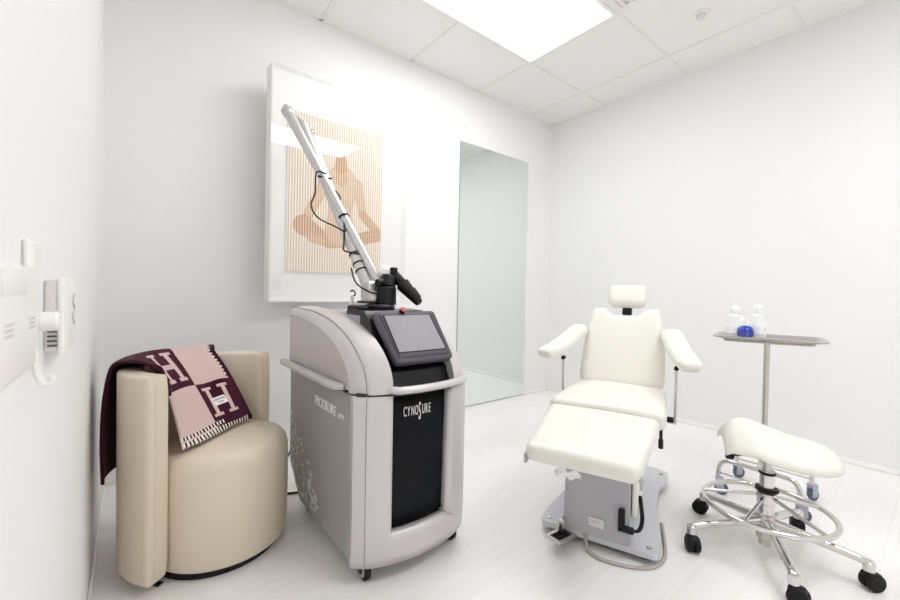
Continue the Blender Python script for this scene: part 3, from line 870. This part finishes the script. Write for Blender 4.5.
# base plate
def rounded(poly, r, n=5):
    out = []; N = len(poly)
    for i in range(N):
        p = V(poly[i]+(0,)) if len(poly[i]) == 2 else V(poly[i]); a = V((*poly[i-1],0)); c = V((*poly[(i+1)%N],0))
        d0 = (a-p); d1 = (c-p); k = min(r, d0.length*.45, d1.length*.45)
        s_, e_ = p+d0.normalized()*k, p+d1.normalized()*k
        for j in range(n+1):
            u = j/n; q_ = s_*(1-u)**2+p*2*u*(1-u)+e_*u*u; out.append((q_.x,q_.y))
    return out
pl = [(-.515,-.215),(-.515,.215),(-.40,.215),(-.18,.185),(.06,.185),(.15,.215),(.27,.215),(.30,.15),(.30,-.15),(.27,-.215),(.15,-.215),(.06,-.19),(-.18,-.19),(-.40,-.215)]
b = nb(); prism(b, rounded(pl,.03), .026, .048); L_('base_plate', b, M_gplate, angle=30)
b = nb(); prism(b, rounded([(x*.97,y*.95) for x, y in pl],.03), .016, .0258); L_('base_underside', b, M_black, angle=30)
for x in (-.47,.235):
    for y in (-.175,.175):
        b = nb(); lathe(b, [(0,0),(.022,0),(.022,.008),(.012,.016),(0,.016)], Matrix.Translation((x,y,0))); L_('leveling_foot', b, M_steel)
        b = nb(); lathe(b, [(.009,.048),(.009,.054),(.005,.056),(0,.056)], Matrix.Translation((x-.012,y*1.05,0)),16); L_('bolt', b, M_steel)
# cabinet column
b = nb()
vs = box(b, (-.5,-.119,.0485), (-.06,.119,.44))
for v in vs:
    if v.co.x < -.3: v.co.x = lerp(-.524,-.484, (v.co.z-.05)/.39)
bmesh.ops.bevel(b, geom=b.edges[:], offset=.006, segments=2, affect='EDGES')
cab = L_('cabinet', b, M_grey, angle=35)
b = nb()
box(b, (-.530,-.022,.090), (-.5255,.034,.122), Matrix.Rotation(0,4,'Y')); 
for v in b.verts: v.co.x += lerp(-.524,-.484,(v.co.z-.05)/.39)+.5235
lb = L_('rating_label', b, mat('pale_sticker', (212,210,212), .6), cab, smooth=False, label='small pale sticker')
b = nb()
for z, w in ((.112,.03),(.105,.04),(.098,.03)): box(b, (-.5253,-.016,z), (-.5215,-.016+w,z+.0012))
L_('printed_line', b, M_slit, lb, split=True, smooth=False)
b = nb()
for y, z in ((-.105,.20),(-.105,.40)): cyl(b, (lerp(-.524,-.484,(z-.05)/.39)-.003,y,z), (-.48,y,z), .005, 12)
L_('screw', b, M_slit, cab, split=True)
b = nb(); rbox(b, (.135,.011,.15), .010, 8, mtx=Matrix.Translation((-.352,.131,.29))); L_('side_pad', b, M_cream)
b = nb()
box(b, (-.535,.082,.105), (-.515,.104,.185), bevel=.003); box(b, (-.535,.082,.105), (-.515,.135,.125), bevel=.003)
tube(b, catmull([(-.525,.125,.115),(-.515,.150,.118),(-.485,.158,.14),(-.465,.152,.185),(-.46,.146,.22)],6), .008, 10, flat=.6)
L_('cable_bracket', b, M_black)
# foot pedal at the front left
b = nb()
PM = Matrix.Translation((-.578,-.112,.040)) @ Matrix.Rotation(math.radians(20),4,'Z') @ Matrix.Rotation(math.radians(4),4,'Y')
fx, fy, th = .052, .034, .012
for lo, hi in (((-fx,-fy,0),(-fx+th,fy,.010)),((fx-th,-fy,0),(fx,fy,.010)),((-fx+th,-fy,0),(fx-th,-fy+th,.010)),((-fx+th,fy-th,0),(fx-th,fy,.010))):
    box(b, lo, hi, PM)
fp = L_('foot_pedal', b, M_steel, smooth=False, label='steel pedal loop')
b = nb(); box(b, (-fx+th*.8,-fy+th*.8,-.006), (fx-th*.8,fy-th*.8,.002), PM); L_('pedal_pad', b, M_rub, fp, smooth=False)
b = nb(); rbox(b, (.009,.013,.026), .007, 6, mtx=Matrix.Translation((-.548,-.120,.068))); cyl(b, (-.552,-.120,.085), (-.50,-.116,.092), .007, 12); L_('pedal_clamp', b, M_steel, fp)
# seat frame under the cushions
b = nb(); box(b, (-.40,-.165,.41), (.06,.165,.452), bevel=.006); box(b, (-.10,-.10,.30), (.05,.10,.42), bevel=.01); L_('seat_frame', b, M_grey)
b = nb(); cyl(b, (.02,.0,.048), (.02,.0,.41), .05, 24); L_('lift_column', b, M_chrome)
# seat cushion
def seatf(p):
    x, y, z = p
    u = (x+.22)/.22                  # -1 front .. 1 back
    w = 1+.05*(-u)
    crown = .006*(1-(y/.21)**2)
    return (x, y*w, z+crown*(1 if z > 0 else 0)+.004*u)
b = nb(); rbox(b, (.235,.225,.037), .030, 14, fn=lambda p: seatf((p[0],p[1],p[2])), mtx=Matrix.Translation((-.168,0,.488)))
L_('seat', b, M_cream, angle=180)
# footrest cushion, sloping down to its front edge
fd = V((-.39,0,-.049)); FL_ = fd.length; ang = math.atan2(.049,.39)
def footf(p):
    x, y, z = p
    u = x/.2
    return (x, y*(1+.085*u), z+.004*(1-(y/.2)**2)*(z > 0))
FMx = Matrix.Translation((-.627,0,.4885-.030)) @ Matrix.Rotation(-ang,4,'Y')
b = nb(); rbox(b, (.200,.191,.032), .026, 14, fn=footf, mtx=FMx); L_('footrest', b, M_cream, angle=180)
b = nb()
vs = box(b, (-.168,-.155,-.040), (.19,.155,-.026), FMx, bevel=.004); L_('footrest_pan', b, M_grey)
b = nb()
for sy in (-1,1):
    vs = box(b, (-.188,sy*.178-.004,-.042), (-.155,sy*.178+.004,-.010), FMx)
L_('footrest_bracket', b, M_grey, split=True, smooth=False)
b = nb(); box(b, (-.38,.15,.30), (-.16,.162,.42), bevel=.004); L_('side_link', b, M_gplate)
# torn paper hanging under the footrest
b = nb()
def tp(i, j): return (-.815+.006*math.sin(i*9+j*5)+.012*j, lerp(-.075,.005,i)+.004*math.sin(j*8), .405-.034*j*(1-.5*abs(i-.35))-.004*math.sin(i*14))
grid(b, tp, 12, 6); L_('torn_paper', b, M_paper, mods=[('SOLIDIFY', dict(thickness=.0012))])
# backrest
bd = V((.165,0,.361)); BL = bd.length; bd.normalize(); bn = V((-bd.z,0,bd.x))     # bn faces the sitter
BM = Matrix(((0,bd.x,bn.x,(.012+.177)/2-bn.x*.035),(1,0,0,0),(0,bd.z,bn.z,(.527+.888)/2-bn.z*.035),(0,0,0,1)))
def backf(p):
    x, y, z = p; v = y/(BL/2)        # -1 bottom .. 1 top
    w = interp([(-1,.97),(-.75,1.02),(0,1.0),(.45,.95),(.7,.90),(1,.86)], v)
    dip = .028*smooth01((v-.35)/.65)*smooth01((.115-abs(x))/.045)
    sh = .010*smooth01((v-.4)/.6)*smooth01((abs(x)-.08)/.06)
    return (x*w, y-dip+sh, z+.008*(1-(x/.2)**2)*(1-v*v)*(z > 0)+.014*smooth01(abs(x)/.18)*(z > 0)*.5)
b = nb(); rbox(b, (.194,BL/2+.010,.036), .033, 16, fn=backf, mtx=BM); L_('backrest', b, M_cream, angle=180)
b = nb(); rbox(b, (.15,BL/2-.03,.010), .008, 6, mtx=BM @ Matrix.Translation((0,-.01,-.044))); L_('backrest_shell', b, M_grey)
# headrest
HM = BM @ Matrix.Translation((0,BL/2+.096,.0))
b = nb(); rbox(b, (.096,.064,.036), .034, 12, fn=lambda p: (p[0]*(1+.06*p[1]/.06), p[1], p[2]-.0*p[0]), mtx=HM); L_('headrest', b, M_cream, angle=180)
b = nb(); box(b, (-.014,BL/2-.06,-.034), (.014,BL/2+.05,-.026), BM, bevel=.001); hp = L_('headrest_post', b, M_steel)
b = nb(); box(b, (-.020,BL/2-.002,-.028), (.026,BL/2+.032,-.004), BM, bevel=.003); L_('headrest_clamp', b, M_black, hp)
# armrests
for sy in (-1,1):
    pr, pf = V((.135,sy*.210,.780)), V((-.225,sy*.303,.660))
    dv = (pr-pf); LL = dv.length; dv.normalize(); up = V((0,0,1)); sd = dv.cross(up).normalized(); up = sd.cross(dv)
    AM = Matrix(((dv.x,sd.x,up.x,(pr.x+pf.x)/2),(dv.y,sd.y,up.y,(pr.y+pf.y)/2),(dv.z,sd.z,up.z,(pr.z+pf.z)/2),(0,0,0,1)))
    def af(p):
        u = p[0]/(LL/2)
        return (p[0], p[1]*(1-.10*u*u+.05*u), p[2]*(1-.12*max(0,-u))+.010*u*u+.012*(1-u)*.4*smooth01(-u))
    b = nb(); rbox(b, (LL/2,.050,.031), .030, 12, fn=af, mtx=AM); a_ = L_('armrest', b, M_cream, angle=180)
    b = nb(); cyl(b, (-.091,sy*.246,.405), (-.091,sy*.246,.665), .0055, 12)
    b2p = (-.091,sy*.246,.405)
    box(b, (-.103,min(sy*.15,sy*.252),.408), (-.079,max(sy*.15,sy*.252),.418))
    rd = L_('armrest_rod', b, M_steel)
    b = nb(); cyl(b, (-.105,sy*.246,.652), (-.077,sy*.246,.652), .010, 14, ch=.002); cyl(b, (-.10,sy*.215,.425), (-.10,sy*.24,.425), .013, 14, ch=.003); L_('knob', b, M_black, rd, split=True)
b = nb(); tube(b, [(-.36,.205,.46),(-.35,.205,.40)], .006, 8); tube(b, [(-.35,.205,.41),(-.345,.205,.375)], .009, 8); L_('recline_lever', b, M_black)

# grey cord from chair base on the floor
CM = Matrix.Translation((-1.4515,-1.531,0)) @ Matrix.Rotation(CR,4,'Z') @ FLIP
b = nb()
tube(b, catmull([CM @ V(p) for p in ((-.505,-.04,.06),(-.530,-.03,.03),(-.552,-.015,.008),(-.575,.03,.007),(-.572,.09,.007),(-.555,.15,.007),(-.52,.20,.007),(-.46,.228,.007),(-.40,.232,.007),(-.30,.222,.007),(-.2,.21,.007))],8), .0065, 10)
obj('power_cord', b, M_cord, t, label='grey power cord curving over the floor')

# ------------------------------------------------------------------ instrument tray stand
TC = V((-.905,-1.985,0)); TX = V((.215,-.977,0)).normalized(); TY = V((TX.y*-1, TX.x, 0))
t = thing('instrument_stand', 'stainless steel instrument stand with flat tray on a single pole', 'instrument stand', tuple(TC))
TM2 = Matrix(((TX.x,TY.x,0,TC.x),(TX.y,TY.y,0,TC.y),(0,0,1,0),(0,0,0,1)))
def ring_rr(hx, hy, r, z, n=6):
    return [TM2 @ V((x,y,z)) for x, y in rounded([(-hx,-hy),(hx,-hy),(hx,hy),(-hx,hy)], r, n)]
b = nb(); levels = [ring_rr(.209,.148,.05,.774), ring_rr(.212,.151,.05,.778), ring_rr(.209,.148,.05,.780), ring_rr(.195,.134,.045,.778), ring_rr(.188,.126,.04,.768), ring_rr(.18,.118,.04,.767)]
rs = [[b.verts.new(p) for p in L] for L in levels]
for a, c in zip(rs, rs[1:]):
    for k in range(len(a)): b.faces.new((a[k], a[(k+1)%len(a)], c[(k+1)%len(c)], c[k]))
b.faces.new(rs[-1])
obj('tray', b, M_steel, t, angle=50, mods=[('SOLIDIFY', dict(thickness=.002, offset=1))])
b = nb()
tube(b, [TM2 @ V((x,y,.758)) for x, y in rounded([(-.165,-.100),(.165,-.100),(.165,.100),(-.165,.100)], .03, 4)], .006, 8, closed=True)
box(b, (-.165,-.012,.748), (.165,.012,.760), TM2)
obj('tray_holder', b, M_steel, t)
b = nb(); cyl(b, TC+V((0,0,.16)), TC+V((0,0,.748)), .0125, 18); cyl(b, TC+V((0,0,.150)), TC+V((0,0,.19)), .020, 18, ch=.003); obj('pole', b, M_steel, t)
cs = [(-1.052,-1.842),(-1.052,-2.150),(-.775,-1.842),(-.775,-2.143)]
b = nb()
for (x0,y0),(x1,y1) in ((cs[0],cs[1]),(cs[2],cs[3])):   # two inverted-U tube legs and a cross bar
    tube(b, catmull([(x0,y0,.075),(x0,y0,.12),(x0,y0-.012,.155),(x0,y0-.045,.172),(x0,(y0+y1)/2,.172),(x1,y1+.045,.172),(x1,y1+.012,.155),(x1,y1,.12),(x1,y1,.075)],6), .010, 12)
ym = (cs[0][1]+cs[1][1])/2
tube(b, [(cs[0][0],ym,.172),(cs[2][0],ym,.172)], .011, 12)
tube(b, [(cs[0][0],cs[0][1],.105),(cs[1][0],cs[1][1],.105)], .004, 8); tube(b, [(cs[2][0],cs[2][1],.105),(cs[3][0],cs[3][1],.105)], .004, 8)
obj('base_frame', b, M_chrome, t)
def caster(root, x, y, ang, h, r, w, m_f, m_w, gap=.006, twin=True, off=.016, hood=False):
    M0 = Matrix.Translation((x,y,0)) @ Matrix.Rotation(ang,4,'Z')
    b = nb()
    cyl(b, M0 @ V((0,0,h-.004)), M0 @ V((0,0,h-.022)), .0095, 14)
    if twin: rbox(b, (.018,gap*.5+.002,.018), .008, 5, mtx=M0 @ Matrix.Translation((off*.6,0,r*1.15)))
    else:
        for s_ in (-1,1): box(b, (-.010,s_*(w/2+.004)-.002,r-.006), (off+.010,s_*(w/2+.004)+.002,h-.014), M0, bevel=.0015)
        rbox(b, (.018,w/2+.007,.010), .006, 5, mtx=M0 @ Matrix.Translation((off*.4,0,h-.018)))
    if hood: rbox(b, (.024,w+gap/2,.014), .012, 6, mtx=M0 @ Matrix.Translation((off*.8,0,r*1.55)))
    k = obj('caster', b, m_f, root)
    for s_ in ((-1,1) if twin else (0,)):
        yo = s_*(w/2+gap/2)
        b = nb(); lathe(b, [(0,-w/2),(r*.55,-w/2),(r*.62,-w/2+.002),(r*.86,-w/2),(r,-w/2+.004),(r,w/2-.004),(r*.86,w/2),(r*.62,w/2-.002),(r*.55,w/2),(0,w/2)],
                   M0 @ Matrix.Translation((off,yo,r)) @ Matrix.Rotation(PI/2,4,'X'), 26)
        obj('wheel', b, m_w, k)
for (x,y), a in zip(cs, (-1.2,-.9,-.6,-.4)): caster(t, x, y, a, .092, .029, .018, M_gfork, M_gwheel, twin=False, off=.014)

# bottles and blue ball on the tray
def bottle(x, y, r, h, label):
    t = thing('squeeze_bottle', label, 'bottle', (x,y,.7705), 0, 'bottles on the tray')
    b = nb(); lathe(b, [(0,0),(r-.004,0),(r,.004),(r,h*.58),(r*.92,h*.66),(r*.55,h*.72),(r*.5,h*.76)], None); obj('bottle_body', b, M_frost, t, world=False)
    b = nb(); lathe(b, [(0,h*.74),(r*.62,h*.74),(r*.62,h*.9),(r*.5,h*.93),(r*.25,h*.95),(r*.18,h),(0,h)], None); obj('cap', b, M_white, t, world=False)
    b = nb(); lathe(b, [(r+.0004,h*.12),(r+.0008,h*.12),(r+.0008,h*.34),(r+.0004,h*.34)], None); obj('label_band', b, M_paper, t, world=False)
bottle(-.935,-1.862,.040,.160, 'left of two frosted white bottles on the steel tray')
bottle(-.895,-1.945,.035,.165, 'right of two frosted white bottles on the steel tray')
b = nb()
lathe(b, [(0,-.023),(.018,-.023),(.030,-.016),(.0345,-.004),(.0345,.009),(.030,.024),(.021,.033),(.009,.038),(0,.039)], None, 32)
for v in b.verts: v.co += V((-.975,-1.915,.7930))
tag(obj('blue_ball', b, M_blue, None, origin=(-.975,-1.915,.770)), 'glossy royal blue ball on steel tray in front of the bottles', 'ball')

# ------------------------------------------------------------------ saddle stool
SC = V((-1.434,-2.117,0))
t = thing('saddle_stool', 'rolling stool with cream saddle seat, chrome foot ring and black casters', 'stool', tuple(SC))
b = nb(); cyl(b, SC+V((0,0,.055)), SC+V((0,0,.155)), .030, 24, ch=.006); cyl(b, SC+V((0,0,.03)), SC+V((0,0,.06)), .021, 20, ch=.004); obj('base_hub', b, M_steel, t)
for a in (138.8,208,279,65.4,-10):
    ar = math.radians(a); dr_ = V((math.cos(ar),math.sin(ar),0)); R0 = .272
    b = nb()
    tube(b, catmull([SC+dr_*.02+V((0,0,.125)), SC+dr_*.12+V((0,0,.112)), SC+dr_*(R0-.012)+V((0,0,.092)), SC+dr_*R0+V((0,0,.080))],6), .012, 14, radii=[lerp(.0165,.0105,i/18) for i in range(19)])
    cyl(b, SC+dr_*R0+V((0,0,.060)), SC+dr_*R0+V((0,0,.096)), .0165, 18, ch=.004)
    lg = obj('leg', b, M_chrome, t)
    caster(t, (SC+dr_*R0).x, (SC+dr_*R0).y, ar+random.uniform(-.6,.6)+1.0, .068, .029, .019, M_black, M_rub, twin=True, off=.012, hood=True)
b = nb(); RR = .200
tube(b, [SC+V((RR*math.cos(2*PI*k/64), RR*math.sin(2*PI*k/64), .176)) for k in range(64)], .0095, 12, closed=True)
fr_ = obj('foot_ring', b, M_chrome, t)
for k in range(5):
    a = math.radians(138.8+36+72*k); b = nb(); tube(b, [SC+V((.026*math.cos(a),.026*math.sin(a),.218)), SC+V((RR*math.cos(a),RR*math.sin(a),.178))], .0065, 10); obj('ring_spoke', b, M_chrome, fr_)
b = nb(); cyl(b, SC+V((0,0,.15)), SC+V((0,0,.315)), .024, 22); cyl(b, SC+V((0,0,.19)), SC+V((0,0,.235)), .031, 22, ch=.003); obj('column', b, M_chrome, t)
b = nb(); cyl(b, SC+V((0,0,.236)), SC+V((0,0,.252)), .037, 22, ch=.004); cyl(b, SC+V((0,0,.300)), SC+V((0,0,.312)), .027, 20, ch=.003); split_obj('collar', b, M_black, t)
b = nb(); cyl(b, SC+V((0,0,.312)), SC+V((0,0,.40)), .015, 18); obj('gas_piston', b, M_steel, t)
# saddle: long direction G runs from the raised left end to the lower right end
G = V((.46,-.89,0)).normalized(); N_ = V((-G.y*-1, 0, 0)); N_ = V((G.y, -G.x, 0))     # N_ points towards the camera side
if N_.x > 0: N_ = -N_
def saddle(i, j):
    s = i                            # 0 left .. 1 right
    x = lerp(-.150,.195,s)
    zc = interp([(0,.450),(.06,.482),(.14,.500),(.24,.504),(.4,.486),(.6,.462),(.8,.447),(.93,.434),(1,.415)], s)
    w = interp([(0,.082),(.08,.104),(.3,.135),(.55,.148),(.75,.150),(.88,.138),(.96,.110),(1,.070)], s)
    dropn = interp([(0,.060),(.15,.085),(.4,.078),(.7,.050),(1,.02)], s)      # near flank
    dropf = interp([(0,.040),(.15,.075),(.5,.08),(.8,.05),(1,.03)], s)
    th = interp([(0,.030),(.1,.040),(.5,.052),(.8,.058),(.94,.045),(1,.012)], s)
    a = 2*PI*j
    c, sn = math.cos(a), math.sin(a)
    u = math.copysign(abs(c)**.85, c)   # across, -1 far .. 1 near
    dp = dropn if u > 0 else dropf
    arch = dp*abs(u)**1.7
    tz = th*.5*math.copysign(abs(sn)**.7, sn)
    return SC+G*x+N_*(u*w)+V((0,0,zc-th*.5-arch+tz))
b = nb(); g, fs = grid(b, saddle, 40, 40, cv=True)
b.faces.new(g[0]); b.faces.new(g[-1])
bmesh.ops.smooth_vert(b, verts=b.verts[:], factor=.4, use_axis_x=True, use_axis_y=True, use_axis_z=True)
obj('saddle_seat', b, M_cream, t, angle=70)
b = nb(); box(b, (-.06,-.04,.372), (.08,.04,.386), Matrix.Translation(SC) @ Matrix.Rotation(math.atan2(G.y,G.x),4,'Z'), bevel=.004); cyl(b, SC+V((0,0,.37)), SC+V((0,0,.405)), .03, 18); obj('seat_plate', b, M_black, t)
b = nb()
kp = SC-G*.125+N_*.03+V((0,0,.362))
tube(b, [SC+V((0,0,.375)), kp], .005, 8); cyl(b, kp+G*.012, kp-G*.014, .017, 18, ch=.004); obj('tilt_knob', b, M_black, t)

# ------------------------------------------------------------------ camera
cam = bpy.data.cameras.new('camera'); co = bpy.data.objects.new('camera', cam); C.objects.link(co)
yaw, pit, rol, f = .676641835, -.0176381395, .0178070146, 399.380994
cp_ = V((-3.31763498,-2.52739333,.963769))
Fw = V((math.sin(yaw)*math.cos(pit), math.cos(yaw)*math.cos(pit), math.sin(pit))); R0 = V((math.cos(yaw),-math.sin(yaw),0)); U0 = R0.cross(Fw)
Rr = R0*math.cos(rol)+U0*math.sin(rol); Ur = -R0*math.sin(rol)+U0*math.cos(rol)
co.matrix_world = Matrix(((Rr.x,Ur.x,-Fw.x,cp_.x),(Rr.y,Ur.y,-Fw.y,cp_.y),(Rr.z,Ur.z,-Fw.z,cp_.z),(0,0,0,1)))
cam.sensor_width = 36; cam.lens = f/900*36; cam.clip_start = .02
cam.dof.use_dof = True; cam.dof.focus_distance = 2.1; cam.dof.aperture_fstop = 4.5
sc.camera = co

# ------------------------------------------------------------------ world and view
w = bpy.data.worlds.new('world'); sc.world = w; w.use_nodes = True
w.node_tree.nodes['Background'].inputs[0].default_value = (.8,.85,.9,1); w.node_tree.nodes['Background'].inputs[1].default_value = .3
vs_ = sc.view_settings; vs_.view_transform = 'Standard'; vs_.look = 'None'; vs_.exposure = -0.07; vs_.gamma = 1; vs_.use_curve_mapping = False
sc.cycles.max_bounces = 14; sc.cycles.diffuse_bounces = 8; sc.cycles.transparent_max_bounces = 12; sc.cycles.use_denoising = True
